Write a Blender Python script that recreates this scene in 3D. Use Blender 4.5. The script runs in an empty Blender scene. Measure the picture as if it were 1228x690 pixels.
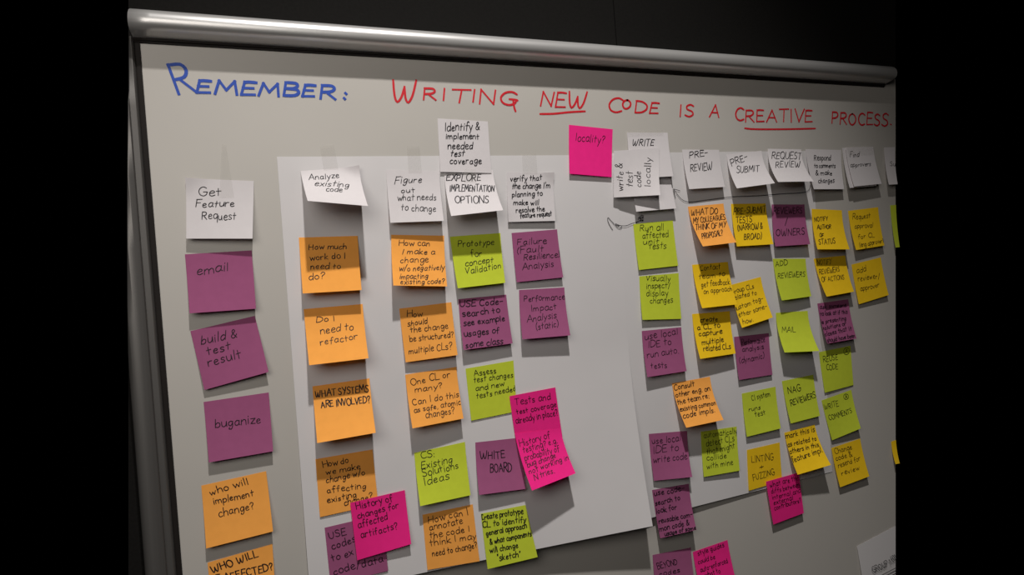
import bpy, bmesh, math, random
from mathutils import Vector, Matrix

sc = bpy.context.scene
C = sc.collection
random.seed(7)

# ---------------------------------------------------------------- camera, light, exposure
FZ = 1.30                      # height of the camera above the floor (m)
PD = 0.847                      # distance of the camera from the whiteboard (m)

cam = bpy.data.cameras.new('camera')
cam.sensor_fit = 'HORIZONTAL'
cam.sensor_width = 36.0
cam.lens = 21.107491856677527
cam.clip_start = 0.02
co = bpy.data.objects.new('camera', cam)
co.matrix_world = Matrix(((0.9372657, 0.0665402, -0.3422066, 0), (-0.3404978, -0.0358725, -0.9395608, -PD), (-0.0747943, 0.9971387, -0.0109653, FZ), (0.0000000, 0.0000000, 0.0000000, 1)))
C.objects.link(co)
sc.camera = co

sc.view_settings.view_transform = 'Standard'
sc.view_settings.look = 'None'
sc.view_settings.gamma = 1.0
sc.view_settings.use_curve_mapping = False
sc.view_settings.exposure = 0.0

w = bpy.data.worlds.new('dark_room')
sc.world = w
w.use_nodes = True
w.node_tree.nodes['Background'].inputs[0].default_value = (0, 0, 0, 1)
w.node_tree.nodes['Background'].inputs[1].default_value = 0.0

def lamp(name, kind, loc, target, power, col, **kw):
    l = bpy.data.lights.new(name, kind)
    l.energy = power
    l.color = col
    for k, v in kw.items():
        setattr(l, k, v)
    o = bpy.data.objects.new(name, l)
    o.location = loc
    o.rotation_euler = (Vector(target) - Vector(loc)).to_track_quat('-Z', 'Y').to_euler()
    C.objects.link(o)
    return o

# recessed ceiling spotlight just in front of the board, and an added soft fill light behind the camera that lifts the shadows
lamp('ceiling_spotlight', 'SPOT', (0.143, -0.99, FZ + 1.786), (0.36, 0, FZ - 0.38), 140, (1.0, 0.962, 0.92), spot_size=math.radians(54), spot_blend=1.0, shadow_soft_size=0.036)
lamp('fill_light', 'AREA', (-0.45, -1.05, 1.75), (-0.1, 0, FZ + 0.1), 5.4, (1.0, 0.94, 0.87), shape='RECTANGLE', size=0.9, size_y=0.6)

# ---------------------------------------------------------------- helpers
def P(x, z, h=0.0):
    """millimetres along, up and out from the board -> world metres"""
    return Vector((x / 1000.0, -h / 1000.0, FZ + z / 1000.0))

def srgb(r, g, b):
    f = lambda c: (c / 255 / 12.92) if c / 255 <= 0.04045 else ((c / 255 + 0.055) / 1.055) ** 2.4
    return (f(r), f(g), f(b), 1.0)

def mat(name, col, rough=0.6, metal=0.0, spec=0.5, noise=0.0, scale=60.0, bump=0.0, trans=0.0, alpha=1.0, stretch=(1, 1, 1)):
    m = bpy.data.materials.new(name)
    m.use_nodes = True
    nt = m.node_tree
    b = nt.nodes['Principled BSDF']
    out = nt.nodes['Material Output']
    b.inputs['Base Color'].default_value = col
    b.inputs['Roughness'].default_value = rough
    b.inputs['Metallic'].default_value = metal
    b.inputs['Specular IOR Level'].default_value = spec
    tc = nt.nodes.new('ShaderNodeTexCoord')
    mp = nt.nodes.new('ShaderNodeMapping')
    mp.inputs['Scale'].default_value = stretch
    nz = nt.nodes.new('ShaderNodeTexNoise')
    nz.inputs['Scale'].default_value = scale
    nz.inputs['Detail'].default_value = 4
    nt.links.new(tc.outputs['Object'], mp.inputs['Vector'])
    nt.links.new(mp.outputs['Vector'], nz.inputs['Vector'])
    src = b.inputs['Base Color']
    if noise > 0:
        mr = nt.nodes.new('ShaderNodeMapRange')
        mr.inputs['From Min'].default_value = 0.3
        mr.inputs['From Max'].default_value = 0.7
        mr.inputs['To Min'].default_value = 1.0 - noise
        mr.inputs['To Max'].default_value = 1.0 + noise
        nt.links.new(nz.outputs['Fac'], mr.inputs['Value'])
        mx = nt.nodes.new('ShaderNodeMix')
        mx.data_type = 'RGBA'
        mx.blend_type = 'MULTIPLY'
        mx.inputs['Factor'].default_value = 1.0
        mx.inputs['A'].default_value = col
        nt.links.new(mr.outputs['Result'], mx.inputs['B'])
        nt.links.new(mx.outputs['Result'], b.inputs['Base Color'])
    if bump > 0:
        bp = nt.nodes.new('ShaderNodeBump')
        bp.inputs['Strength'].default_value = bump
        bp.inputs['Distance'].default_value = 0.001
        nt.links.new(nz.outputs['Fac'], bp.inputs['Height'])
        nt.links.new(bp.outputs['Normal'], b.inputs['Normal'])
    if trans > 0:
        t = nt.nodes.new('ShaderNodeBsdfTranslucent')
        t.inputs['Color'].default_value = col
        ms = nt.nodes.new('ShaderNodeMixShader')
        ms.inputs['Fac'].default_value = trans
        nt.links.new(b.outputs['BSDF'], ms.inputs[1])
        nt.links.new(t.outputs['BSDF'], ms.inputs[2])
        nt.links.new(ms.outputs['Shader'], out.inputs['Surface'])
    if alpha < 1:
        t = nt.nodes.new('ShaderNodeBsdfTransparent')
        ms = nt.nodes.new('ShaderNodeMixShader')
        ms.inputs['Fac'].default_value = alpha
        nt.links.new(t.outputs['BSDF'], ms.inputs[1])
        nt.links.new(b.outputs['BSDF'], ms.inputs[2])
        nt.links.new(ms.outputs['Shader'], out.inputs['Surface'])
    return m

M = {
    'board': mat('whiteboard_enamel', srgb(189, 185, 179), 0.42, spec=0.35, noise=0.012, scale=9),
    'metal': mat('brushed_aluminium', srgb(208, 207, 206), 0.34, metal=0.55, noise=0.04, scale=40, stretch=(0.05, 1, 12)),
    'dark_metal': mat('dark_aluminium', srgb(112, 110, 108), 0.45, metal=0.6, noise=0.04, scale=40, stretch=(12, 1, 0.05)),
    'rubber': mat('black_gasket', srgb(30, 26, 24), 0.7, spec=0.2),
    'wall': mat('dark_wall_fabric', srgb(23, 22, 21), 0.9, spec=0.1, noise=0.12, scale=260, bump=0.2),
    'sheet': mat('easel_paper', srgb(222, 219, 220), 0.85, spec=0.15, noise=0.012, scale=14, bump=0.15, trans=0.08),
    'white': mat('white_note_paper', srgb(220, 215, 217), 0.9, spec=0.1, noise=0.015, scale=90, trans=0.08),
    'orange': mat('orange_note_paper', srgb(255, 176, 84), 0.9, spec=0.1, noise=0.03, scale=90, trans=0.10),
    'purple': mat('purple_note_paper', srgb(160, 88, 128), 0.9, spec=0.1, noise=0.03, scale=90, trans=0.06),
    'lime': mat('lime_note_paper', srgb(202, 216, 62), 0.9, spec=0.1, noise=0.03, scale=90, trans=0.08),
    'pink': mat('pink_note_paper', srgb(246, 44, 140), 0.9, spec=0.1, noise=0.03, scale=90, trans=0.08),
    'yellow': mat('yellow_note_paper', srgb(250, 206, 36), 0.9, spec=0.1, noise=0.03, scale=90, trans=0.08),
    'ink': mat('black_pen_ink', srgb(20, 15, 24), 0.6, spec=0.3, noise=0.05),
    'blue_ink': mat('blue_marker_ink', srgb(40, 78, 176), 0.5, spec=0.3, noise=0.10, scale=300),
    'red_ink': mat('red_marker_ink', srgb(206, 36, 48), 0.5, spec=0.3, noise=0.10, scale=300),
    'tape': mat('clear_tape', srgb(190, 186, 178), 0.35, spec=0.5, alpha=0.05, noise=0.02),
}

def link(name, me, m, parent=None, label=None):
    me.materials.append(m)
    o = bpy.data.objects.new(name, me)
    C.objects.link(o)
    if parent is not None:
        o.parent = parent
    if label:
        o['label'] = label
    return o

def tag(o, label, cat, group=None):
    o['label'] = label
    o['category'] = cat
    if group:
        o['group'] = group
    return o

def mesh(name, verts, faces, smooth=False):
    me = bpy.data.meshes.new(name)
    me.from_pydata([tuple(v) for v in verts], [], faces)
    if smooth:
        for p in me.polygons:
            p.use_smooth = True
    me.update()
    return me

def paper(name, S, nu, nv, thick, org):
    """thin closed paper: front face on S(u, v), the back one `thick` mm behind it"""
    vs, fs = [], []
    for k in (0, 1):
        for j in range(nv + 1):
            for i in range(nu + 1):
                x, z, h = S(i / nu, j / nv)
                vs.append(P(x, z, h - k * thick) - org)
    n = (nu + 1) * (nv + 1)
    for j in range(nv):
        for i in range(nu):
            a = j * (nu + 1) + i
            b, c, d = a + 1, a + nu + 2, a + nu + 1
            fs.append((a, d, c, b))
            fs.append((n + a, n + b, n + c, n + d))
    rim = [i for i in range(nu + 1)] + [j * (nu + 1) + nu for j in range(1, nv + 1)] + [nv * (nu + 1) + i for i in range(nu - 1, -1, -1)] + [j * (nu + 1) for j in range(nv - 1, 0, -1)]
    for a, b in zip(rim, rim[1:] + rim[:1]):
        fs.append((a, b, n + b, n + a))
    me = mesh(name, vs, fs, True)
    rims = {tuple(sorted((k + a, k + b))) for k in (0, n) for a, b in zip(rim, rim[1:] + rim[:1])}
    for e in me.edges:
        if tuple(sorted(e.vertices)) in rims:
            e.use_edge_sharp = True
    return me

# ---------------------------------------------------------------- pen strokes
FONT = {'!': (0.12, ['.06,1 .05,.28', '.05,.04 .06,0']),
 '"': (0.22, ['.06,1 .04,.78', '.18,1 .16,.78']),
 '&': (0.6, ['~.6,.0 .3,.4 .12,.78 .26,1 .4,.82 .2,.52 .04,.22 .2,.0 .4,.08 .58,.42']),
 "'": (0.1, ['.06,1 .04,.78']),
 '(': (0.22, ['~.2,1.05 .04,.7 .04,.25 .18,-.1']),
 ')': (0.22, ['~.02,1.05 .18,.7 .18,.25 .02,-.1']),
 '+': (0.5, ['0,.45 .5,.46', '.25,.75 .25,.15']),
 ',': (0.12, ['.08,.06 .02,-.14']),
 '-': (0.4, ['0,.42 .4,.44']),
 '.': (0.1, ['.04,.05 .08,.0']),
 '/': (0.4, ['0,-.12 .4,1']),
 '0': (0.5, ['~.26,1 .06,.8 .04,.3 .22,0 .42,.2 .46,.7 .3,.98 .2,.98']),
 '1': (0.2, ['0,.8 .12,1 .11,0']),
 ':': (0.12, ['.05,.5 .08,.44', '.05,.06 .08,0']),
 '?': (0.44, ['~.02,.78 .16,1 .4,.92 .4,.68 .2,.46 .2,.26', '.2,.04 .22,.0']),
 'A': (0.72, ['0,0 .36,1 .72,0', '.13,.36 .6,.36']),
 'B': (0.6, ['0,0 .02,1', '~.02,1 .42,.97 .5,.76 .36,.57 .04,.54', '~.04,.54 .46,.5 .58,.26 .42,.03 0,0']),
 'C': (0.62, ['~.6,.86 .4,1 .15,.88 .02,.52 .12,.14 .36,0 .6,.1']),
 'D': (0.66, ['0,0 .02,1', '~.0,1 .34,.95 .62,.68 .62,.32 .36,.05 0,0']),
 'E': (0.52, ['~.5,.98 .2,1 .04,.96', '0.04,1 0,0', '.02,.52 .42,.53', '0,0 .52,.03']),
 'F': (0.52, ['0.03,1 0,0', '0,.98 .52,1', '.02,.52 .4,.54']),
 'G': (0.68, ['~.6,.86 .4,1 .15,.88 .02,.5 .14,.12 .4,0 .6,.18 .62,.44', '~.36,.44 .62,.44 .68,.4']),
 'H': (0.64, ['0,0 .02,1', '.6,1 .62,0', '.01,.5 .61,.53']),
 'I': (0.16, ['.08,1 .08,0']),
 'J': (0.5, ['~.4,1 .42,.3 .28,.02 .05,.12']),
 'K': (0.58, ['0,0 .02,1', '.52,1 .03,.45 .58,0']),
 'L': (0.5, ['0.02,1 0,.02 .5,0']),
 'M': (0.84, ['0,0 .12,1 .42,.3 .72,1 .84,0']),
 'N': (0.66, ['0,0 .04,1 .6,.02 .66,1']),
 'O': (0.7, ['~.36,1 .1,.86 .0,.46 .18,.06 .44,.0 .68,.3 .66,.72 .42,.98 .3,.98']),
 'P': (0.56, ['0,0 .03,1', '~.02,.98 .42,.98 .55,.74 .38,.5 .03,.44']),
 'Q': (0.72, ['~.36,1 .1,.86 .0,.46 .18,.06 .44,.0 .68,.3 .66,.72 .42,.98 .3,.98', '.42,.25 .74,-.08']),
 'R': (0.6, ['0,0 .03,1', '~.02,.98 .42,.98 .54,.76 .38,.54 .03,.48', '.2,.5 .6,0']),
 'S': (0.54, ['~.5,.88 .3,1 .07,.86 .12,.6 .42,.44 .5,.18 .26,0 .0,.12']),
 'T': (0.62, ['0,.97 .62,1', '.31,.98 .3,0']),
 'U': (0.62, ['~0,1 .03,.3 .2,.02 .44,.06 .58,.36 .6,1']),
 'V': (0.62, ['0,1 .3,0 .62,1']),
 'W': (0.92, ['~0,1 .08,.3 .2,.0 .36,.25 .46,.72', '~.46,.72 .52,.2 .64,0 .8,.35 .92,1.05']),
 'X': (0.6, ['0,1 .6,0', '.58,1 .02,0']),
 'Y': (0.6, ['0,1 .3,.5', '.6,1 .2,0']),
 'Z': (0.56, ['0,.98 .54,1 .02,.02 .56,0']),
 'a': (0.5, ['~.44,.52 .24,.6 .05,.4 .06,.1 .24,.0 .42,.2 .46,.56', '~.46,.56 .43,.15 .54,.02']),
 'b': (0.46, ['0.02,1 0,0', '~0,.3 .2,.56 .42,.44 .42,.14 .22,0 0,.08']),
 'c': (0.42, ['~.4,.48 .24,.58 .04,.4 .06,.1 .24,0 .42,.1']),
 'd': (0.5, ['~.44,.46 .24,.58 .04,.38 .06,.08 .24,0 .44,.24', '.48,1 .45,.0']),
 'e': (0.44, ['~.03,.3 .3,.34 .4,.46 .24,.6 .05,.42 .05,.12 .22,0 .44,.1']),
 'f': (0.4, ['~.4,.9 .28,1 .17,.82 .15,.4 .14,-.05', '0,.52 .36,.55']),
 'g': (0.48, ['~.44,.5 .24,.6 .04,.4 .1,.1 .28,.08 .44,.4', '~.45,.56 .43,0 .3,-.34 .08,-.3 .12,-.16']),
 'h': (0.46, ['0.02,1 0,0', '~0,.32 .2,.56 .38,.46 .41,.2 .42,0']),
 'i': (0.14, ['.07,.56 .07,0', '.08,.78 .1,.84']),
 'j': (0.24, ['~.2,.56 .2,-.1 .06,-.32 -.06,-.26', '.2,.78 .22,.84']),
 'k': (0.44, ['0.02,1 0,0', '.38,.56 .02,.24 .44,0']),
 'l': (0.12, ['.07,1 .05,0']),
 'm': (0.74, ['0,.56 0,0', '~0,.36 .18,.56 .32,.44 .34,0', '~.34,.36 .52,.56 .68,.44 .72,0']),
 'n': (0.46, ['0,.56 0,0', '~0,.34 .2,.57 .38,.46 .42,0']),
 'o': (0.46, ['~.24,.58 .05,.44 .03,.16 .2,0 .4,.12 .43,.38 .28,.57 .18,.56']),
 'p': (0.46, ['0.02,.56 0,-.38', '~0,.36 .2,.57 .42,.44 .42,.16 .22,.02 .02,.1']),
 'q': (0.48, ['~.44,.5 .24,.58 .04,.38 .08,.1 .26,.04 .44,.3', '.46,.56 .44,-.38']),
 'r': (0.36, ['0,.56 0,0', '~0,.3 .14,.52 .36,.52']),
 's': (0.38, ['~.36,.5 .2,.58 .05,.48 .1,.34 .3,.24 .34,.1 .16,0 0,.06']),
 't': (0.38, ['.17,.92 .16,.02', '0,.56 .38,.6']),
 'u': (0.46, ['~0,.56 .02,.14 .18,0 .36,.14 .42,.56', '.42,.56 .45,0']),
 'v': (0.42, ['0,.56 .2,0 .42,.58']),
 'w': (0.64, ['0,.56 .16,0 .32,.46 .46,0 .64,.58']),
 'x': (0.42, ['0,.56 .42,0', '.4,.56 0,0']),
 'y': (0.44, ['0,.56 .2,.08', '.44,.58 .08,-.36']),
 'z': (0.42, ['0,.55 .4,.56 .02,.02 .42,0']),
 '©': (1.0, ['~.5,1.0 .15,.86 0,.5 .15,.12 .5,0 .86,.14 1,.5 .85,.86 .5,1.0 .4,1.0', '.3,.22 .5,.8 .7,.22', '.38,.42 .62,.42'])}

def catmull(p, k=3):
    if len(p) < 3:
        return p
    q = [p[0]] + list(p) + [p[-1]]
    out = []
    for i in range(1, len(q) - 2):
        a, b, c, d = q[i - 1], q[i], q[i + 1], q[i + 2]
        for s in range(k):
            t = s / k
            out.append(tuple(0.5 * (2 * b[m] + (c[m] - a[m]) * t + (2 * a[m] - 5 * b[m] + 4 * c[m] - d[m]) * t * t + (3 * b[m] - a[m] - 3 * c[m] + d[m]) * t ** 3) for m in (0, 1)))
    out.append(tuple(p[-1]))
    return out

GLYPH = {}
for ch, (wd, sts) in FONT.items():
    g = []
    for s in sts:
        pts = [tuple(float(v) for v in q.split(',')) for q in s.lstrip('~').split()]
        g.append(catmull(pts) if s[0] == '~' else pts)
    GLYPH[ch] = (wd, g)

def lay_out(text, jit=1.0):
    """pen strokes of a line of text in a box 0..1 wide, cap height 0..1"""
    x, out = 0.0, []
    lean = random.uniform(0.0, 0.14) * jit
    for ch in text:
        if ch == ' ':
            x += 0.34
            continue
        wd, g = GLYPH[ch]
        dy = random.uniform(-0.07, 0.07) * jit
        sy = random.uniform(0.88, 1.1)
        sk = lean + random.uniform(-0.06, 0.06) * jit
        for st in g:
            out.append([(x + px * sy + sk * py, dy + py * sy) for px, py in st])
        x += wd + 0.15
    tot = max(x - 0.15, 0.05)
    return [[(px / tot, py) for px, py in st] for st in out]

def ribbon(strokes, width, lift):
    """strokes: lists of (point, normal) in world metres -> flat ink ribbons"""
    vs, fs = [], []
    parts = []
    for st in strokes:                      # end a ribbon at each sharp turn of the pen
        cur = [st[0]]
        for i in range(1, len(st)):
            cur.append(st[i])
            if i < len(st) - 1:
                d0, d1 = st[i][0] - st[i - 1][0], st[i + 1][0] - st[i][0]
                if d0.length > 1e-9 and d1.length > 1e-9 and d0.angle(d1) > 0.8:
                    parts.append(cur)
                    cur = [st[i]]
        parts.append(cur)
    for no, st in enumerate(parts):
        if len(st) < 2:
            continue
        up = lift + 0.025 * (no % 8)
        base = len(vs)
        k = len(st)
        for i, (p, n) in enumerate(st):
            t = st[min(i + 1, k - 1)][0] - st[max(i - 1, 0)][0]
            if t.length < 1e-9:
                t = Vector((1, 0, 0))
            t.normalize()
            s = n.cross(t)
            s.normalize()
            q = p + n * up / 1000
            if i == 0:
                q = q - t * width * 0.0004
            if i == k - 1:
                q = q + t * width * 0.0004
            hw = width * 0.0005 * (0.8 if i in (0, k - 1) else 1.0)
            vs += [q + s * hw, q - s * hw]
        for i in range(k - 1):
            a = base + 2 * i
            fs.append((a, a + 1, a + 3, a + 2))
    return vs, fs

def refine(pts, step):
    out = [pts[0]]
    for a, b in zip(pts, pts[1:]):
        n = max(1, int(math.hypot(b[0] - a[0], b[1] - a[1]) / step))
        for i in range(1, n + 1):
            out.append((a[0] + (b[0] - a[0]) * i / n, a[1] + (b[1] - a[1]) * i / n))
    return out

# ---------------------------------------------------------------- the wall behind and the whiteboard
def cut(me, p0, p1, keep):
    """end a mesh at the line p0-p1 on the board; keep = +1 for the part towards +x"""
    bm = bmesh.new()
    bm.from_mesh(me)
    d = p1 - p0
    no = d.cross(Vector((0, 1, 0))).normalized()
    if no.x * keep < 0:
        no = -no
    r = bmesh.ops.bisect_plane(bm, geom=bm.verts[:] + bm.edges[:] + bm.faces[:], dist=1e-6, plane_co=p0, plane_no=no, clear_inner=True)
    ed = [e for e in r['geom_cut'] if isinstance(e, bmesh.types.BMEdge)]
    try:
        bmesh.ops.contextual_create(bm, geom=ed)
    except Exception:
        pass
    bm.to_mesh(me)
    bm.free()

def slab(name, corners, h0, h1):
    vs = [P(x, z, h1) for x, z in corners] + [P(x, z, h0) for x, z in corners]
    n = len(corners)
    fs = [tuple(range(n))[::-1], tuple(range(n, 2 * n))] + [(i, (i + 1) % n, n + (i + 1) % n, n + i) for i in range(n)]
    return mesh(name, vs, fs)

WALL = [[(-156.16, 644.41), (529.97, 644.41), (529.97, -737.45), (-237.2, -737.45)], [(531.77, 644.41), (1203.12, 644.41), (1045.82, -737.45), (531.77, -737.45)]]
for q in WALL:
    o = link('wall_back', slab('wall_back', q, -45, -16), M['wall'])
    o['kind'] = 'structure'
o = link('wall_backing', slab('wall_backing', [(470.87, 644.41), (590.87, 644.41), (590.87, -737.45), (470.87, -737.45)], -60, -46), M['rubber'])
o['kind'] = 'structure'

board = bpy.data.objects.new('whiteboard', None)
board.location = P(440.93, -697.45, 0)
C.objects.link(board)
bpy.context.view_layer.update()
tag(board, 'large white wall-mounted whiteboard with an aluminium frame and marker heading', 'whiteboard')

def bpart(name, me, m, label=None):
    me.transform(Matrix.Translation(-board.location))
    return link(name, me, m, board, label)

BOARD = [(-158.17, 357.78), (1150.86, 369.34), (1029.43, -697.45), (-147.58, -697.45)]
bpart('writing_surface', slab('writing_surface', BOARD, -15, 0), M['board'])

def sweep(name, p0, p1, prof, side):
    """prof: (offset mm, out mm) closed outline swept from p0 to p1 on the board; side = offset direction"""
    vs, fs = [], []
    k = len(prof)
    N = 12
    for j in range(N + 1):
        x = p0[0] + (p1[0] - p0[0]) * j / N
        z = p0[1] + (p1[1] - p0[1]) * j / N
        for a, h in prof:
            vs.append(P(x + side[0] * a, z + side[1] * a, h))
    for j in range(N):
        for i in range(k):
            a, b = j * k + i, j * k + (i + 1) % k
            fs.append((a, b, b + k, a + k))
    fs.append(tuple(range(k))[::-1])
    fs.append(tuple(N * k + i for i in range(k)))
    me = mesh(name, vs, fs, True)
    bm = bmesh.new()
    bm.from_mesh(me)
    bmesh.ops.recalc_face_normals(bm, faces=bm.faces[:])
    for e in bm.edges:
        if len(e.link_faces) == 2 and e.calc_face_angle(0) > math.radians(38):
            e.smooth = False
    bm.to_mesh(me)
    bm.free()
    return me

LCUT = (P(*(-165.0, 393.97)), P(*(-205.62, -298.68)))
LCUT_TOP = (P(*(-161.85, 386.44)), P(*(-201.69, -292.97)))
R0, R1, RS = (-253.61, 345.85), (1115.1, 351.91), (-0.00443, 0.99999)
F0, F1, FS = (-158.24, 351.43), (-147.58, -697.45), (-0.99995, -0.01016)
top_prof = [(0, -14), (0, 3), (1.0, 7), (2.5, 16), (4.5, 21), (8, 23.5), (14, 24.5), (20, 23.5), (25, 20.5), (29, 15.5), (31.5, 9), (32.5, 2), (32.5, -14)]
me = sweep('top_rail', R0, R1, [(a + 4, h * 1.27 if h > 3 else h) for a, h in top_prof], RS)
cut(me, *LCUT_TOP, 1)
rail = bpart('top_rail', me, M['metal'], 'rounded brushed aluminium top rail')
me = sweep('rail_gasket', R0, R1, [(-1, -8), (-1, 2.2), (1.2, 2.4), (1.6, 5), (4.5, 5), (4.5, -8)], RS)
cut(me, *LCUT_TOP, 1)
me.transform(Matrix.Translation(-board.location))
link('gasket', me, M['rubber'], rail, 'thin black gasket under the top rail')

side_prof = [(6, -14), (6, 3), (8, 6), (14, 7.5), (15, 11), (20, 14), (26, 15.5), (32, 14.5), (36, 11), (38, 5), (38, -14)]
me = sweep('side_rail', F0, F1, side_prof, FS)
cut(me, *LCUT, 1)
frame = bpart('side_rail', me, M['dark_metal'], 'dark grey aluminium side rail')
me = sweep('side_gasket', F0, F1, [(-0.5, -8), (-0.5, 1.2), (2, 1.6), (6.5, 0.5), (6.5, -8)], FS)
cut(me, *LCUT, 1)
me.transform(Matrix.Translation(-board.location))
link('gasket', me, M['rubber'], frame, 'black gasket beside the writing surface')

N0 = Vector((0, -1, 0))
def board_ink(name, lines, extra, width, m, label, base=0.0, parent=board, org=None):
    st = []
    for text, a, b, c in lines:
        # a: baseline start, b: baseline end, c: cap vector (mm)
        for s in lay_out(text, 0.6):
            st.append([(P(a[0] + (b[0] - a[0]) * x + c[0] * y, a[1] + (b[1] - a[1]) * x + c[1] * y, base), N0) for x, y in s])
    for s in extra:
        st.append([(P(x, z, base), N0) for x, z in catmull(s, 4)])
    vs, fs = ribbon(st, width, 0.35)
    org = board.location if org is None else org
    return link(name, mesh(name, [v - org for v in vs], fs), m, parent, label)

board_ink('lettering', [('R', (-118.96, 284.67), (-99.05, 287.66), (-10.45, 35.77)), ('EMEMBE', (-97.94, 286.66), (45.51, 286.39), (1.73, 17.47)), ('R', (52.64, 285.57), (73.64, 285.31), (2.37, 20.35)), (':', (81.33, 286.2), (86.26, 286.12), (1.96, 16.01))], [], 4.2, M['blue_ink'], 'blue marker lettering REMEMBER:')
board_ink('lettering', [('W', (149.39, 284.21), (186.2, 284.04), (3.99, 34.68)), ('R', (194.74, 289.25), (212.86, 289.34), (1.88, 16.99)), ('I', (222.55, 289.73), (225.91, 289.87), (1.34, 17.82)), ('T', (234.48, 287.57), (261.78, 287.65), (2.19, 19.25)), ('I', (267.4, 288.87), (270.88, 289.01), (1.45, 18.8)), ('N', (279.08, 286.98), (301.94, 286.51), (2.86, 20.26)), ('G', (309.56, 288.16), (336.88, 286.47), (3.74, 19.78))], [[(333.04, 293.19), (333.73, 283.61), (335.4, 277.15)]], 3.2, M['red_ink'], 'red marker lettering WRITING')
board_ink('lettering', [('NEW', (377.65, 286.61), (452.11, 285.08), (3.43, 23.13))], [], 3.2, M['red_ink'], 'red marker lettering NEW')
board_ink('lettering', [('C', (495.02, 282.24), (519.81, 282.35), (2.81, 22.66)), ('O', (521.2, 288.2), (536.67, 287.24), (3.23, 15.17))], [], 3.2, M['red_ink'], 'red marker lettering CODE')
board_ink('lettering', [('DE', (545.88, 282.98), (591.13, 282.57), (2.88, 19.93)), ('I', (630.11, 279.15), (636.63, 279.36), (1.82, 19.7))], [], 3.2, M['red_ink'], 'red marker lettering IS')
board_ink('lettering', [('S', (643.1, 278.77), (660.03, 278.9), (2.59, 20.59))], [], 3.2, M['red_ink'], 'red marker lettering A')
board_ink('lettering', [('A', (693.49, 279.14), (713.9, 278.96), (3.43, 22.56)), ('C', (748.11, 274.29), (765.28, 274.78), (1.99, 20.48))], [], 3.2, M['red_ink'], 'red marker lettering CREATIVE')
board_ink('lettering', [('REATIVE', (770.24, 273.69), (924.65, 276.76), (2.48, 22.28)), ('PROCESS', (972.89, 276.35), (1117.09, 274.81), (4.09, 23.76)), ('.', (1123.71, 277.73), (1130.04, 277.9), (1.56, 13.78))], [], 3.2, M['red_ink'], 'red marker lettering PROCESS.')
board_ink('underline', [], [[(375.89, 274.36), (398.72, 275.45), (426.01, 278.83), (453.77, 281.2)]], 3.2, M['red_ink'], 'red marker underline below NEW')
board_ink('underline', [], [[(767.54, 261.71), (791.46, 260.64), (860.05, 262.28), (930.74, 265.26)]], 3.2, M['red_ink'], 'red marker underline below CREATIVE')


# ---------------------------------------------------------------- the two easel sheets
def clamp01(v):
    return max(0.0, min(1.0, v))

def sheet_surface(q, base, hl, hr, pw):
    tl, tr, br, bl = q
    def S(u, v):
        x = (1 - u) * (1 - v) * tl[0] + u * (1 - v) * tr[0] + u * v * br[0] + (1 - u) * v * bl[0]
        z = (1 - u) * (1 - v) * tl[1] + u * (1 - v) * tr[1] + u * v * br[1] + (1 - u) * v * bl[1]
        h = base + (hl + (hr - hl) * clamp01(u) ** pw) * clamp01((v - 0.5) / 0.5) ** 1.6
        h += 0.5 * math.sin(u * 9 + v * 3) * math.sin(v * 3.1) * u * u
        return x, z, h
    return S

SHEETS = [([(469.51, 214.06), (918.74, 223.23), (904.39, -368.72), (476.18, -373.75)], 0.4, 9.197693819680808, 0.3, 0.8, 'white easel paper sheet behind the "PRE-REVIEW" and "Run all affected" notes'),
 ([(-8.24, 204.63), (502.17, 211.48), (495.77, -373.17), (-5.71, -376.19)], 1.2, 5.0, 36.62769645133267, 1.5, 'large white easel paper sheet with lifted lower corner behind the "locality?" and "WHITE BOARD" notes')]
sheet_objs = []
for q, base, hl, hr, pw, label in SHEETS:
    S = sheet_surface(q, base, hl, hr, pw)
    org = P(*S(0.5, 0))
    o = link('easel_paper_sheet', paper('easel_paper_sheet', S, 40, 40, 0.2, org), M['sheet'])
    o.location = org
    tag(o, label, 'paper sheet', 'large paper sheets on the whiteboard')
    sheet_objs.append(o)

sh = sheet_objs[0]
board_ink('drawn_arrow', [], [[(905.57, 158.63), (902.65, 151.72), (893.17, 146.74), (871.28, 145.02), (845.95, 144.44), (813.33, 142.76), (783.25, 141.39), (748.36, 140.72), (723.14, 140.07), (691.12, 137.23), (664.95, 134.94), (644.3, 132.74),
  (632.57, 133.37), (624.14, 136.34), (616.75, 142.78), (611.6, 149.87), (607.3, 155.1)],
 [(607.3, 155.1), (612.8, 153.92), (620.25, 151.87)], [(607.3, 155.1), (608.11, 147.81), (609.91, 140.5)]], 0.9, M['ink'], 'long thin hand drawn arrow', 1.6, sh, sh.location)
board_ink('drawn_arrow', [], [[(486.01, 90.47), (480.79, 99.22), (478.42, 106.22), (479.54, 110.47), (483.63, 106.07), (490.49, 98.92), (496.72, 92.76), (501.29, 93.27), (502.34, 96.56), (494.87, 97.46), (492.1, 100.2), (499.38, 97.32), (505.36, 96.47),
  (512.21, 96.59), (520.86, 99.33), (531.87, 102.01), (539.09, 104.83)],
 [(534.78, 108.65), (544.47, 112.78), (542.07, 103.4)], [(536.42, 109.62), (542.85, 103.38)], [(538.92, 111.57), (539.63, 102.12)], [(533.8, 106.33), (544.94, 109.39)], [(542.2, 113.51), (543.68, 104.03)]], 0.9, M['ink'], 'scribbled hand drawn arrow with a filled head', 1.9, sh, sh.location)

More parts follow.
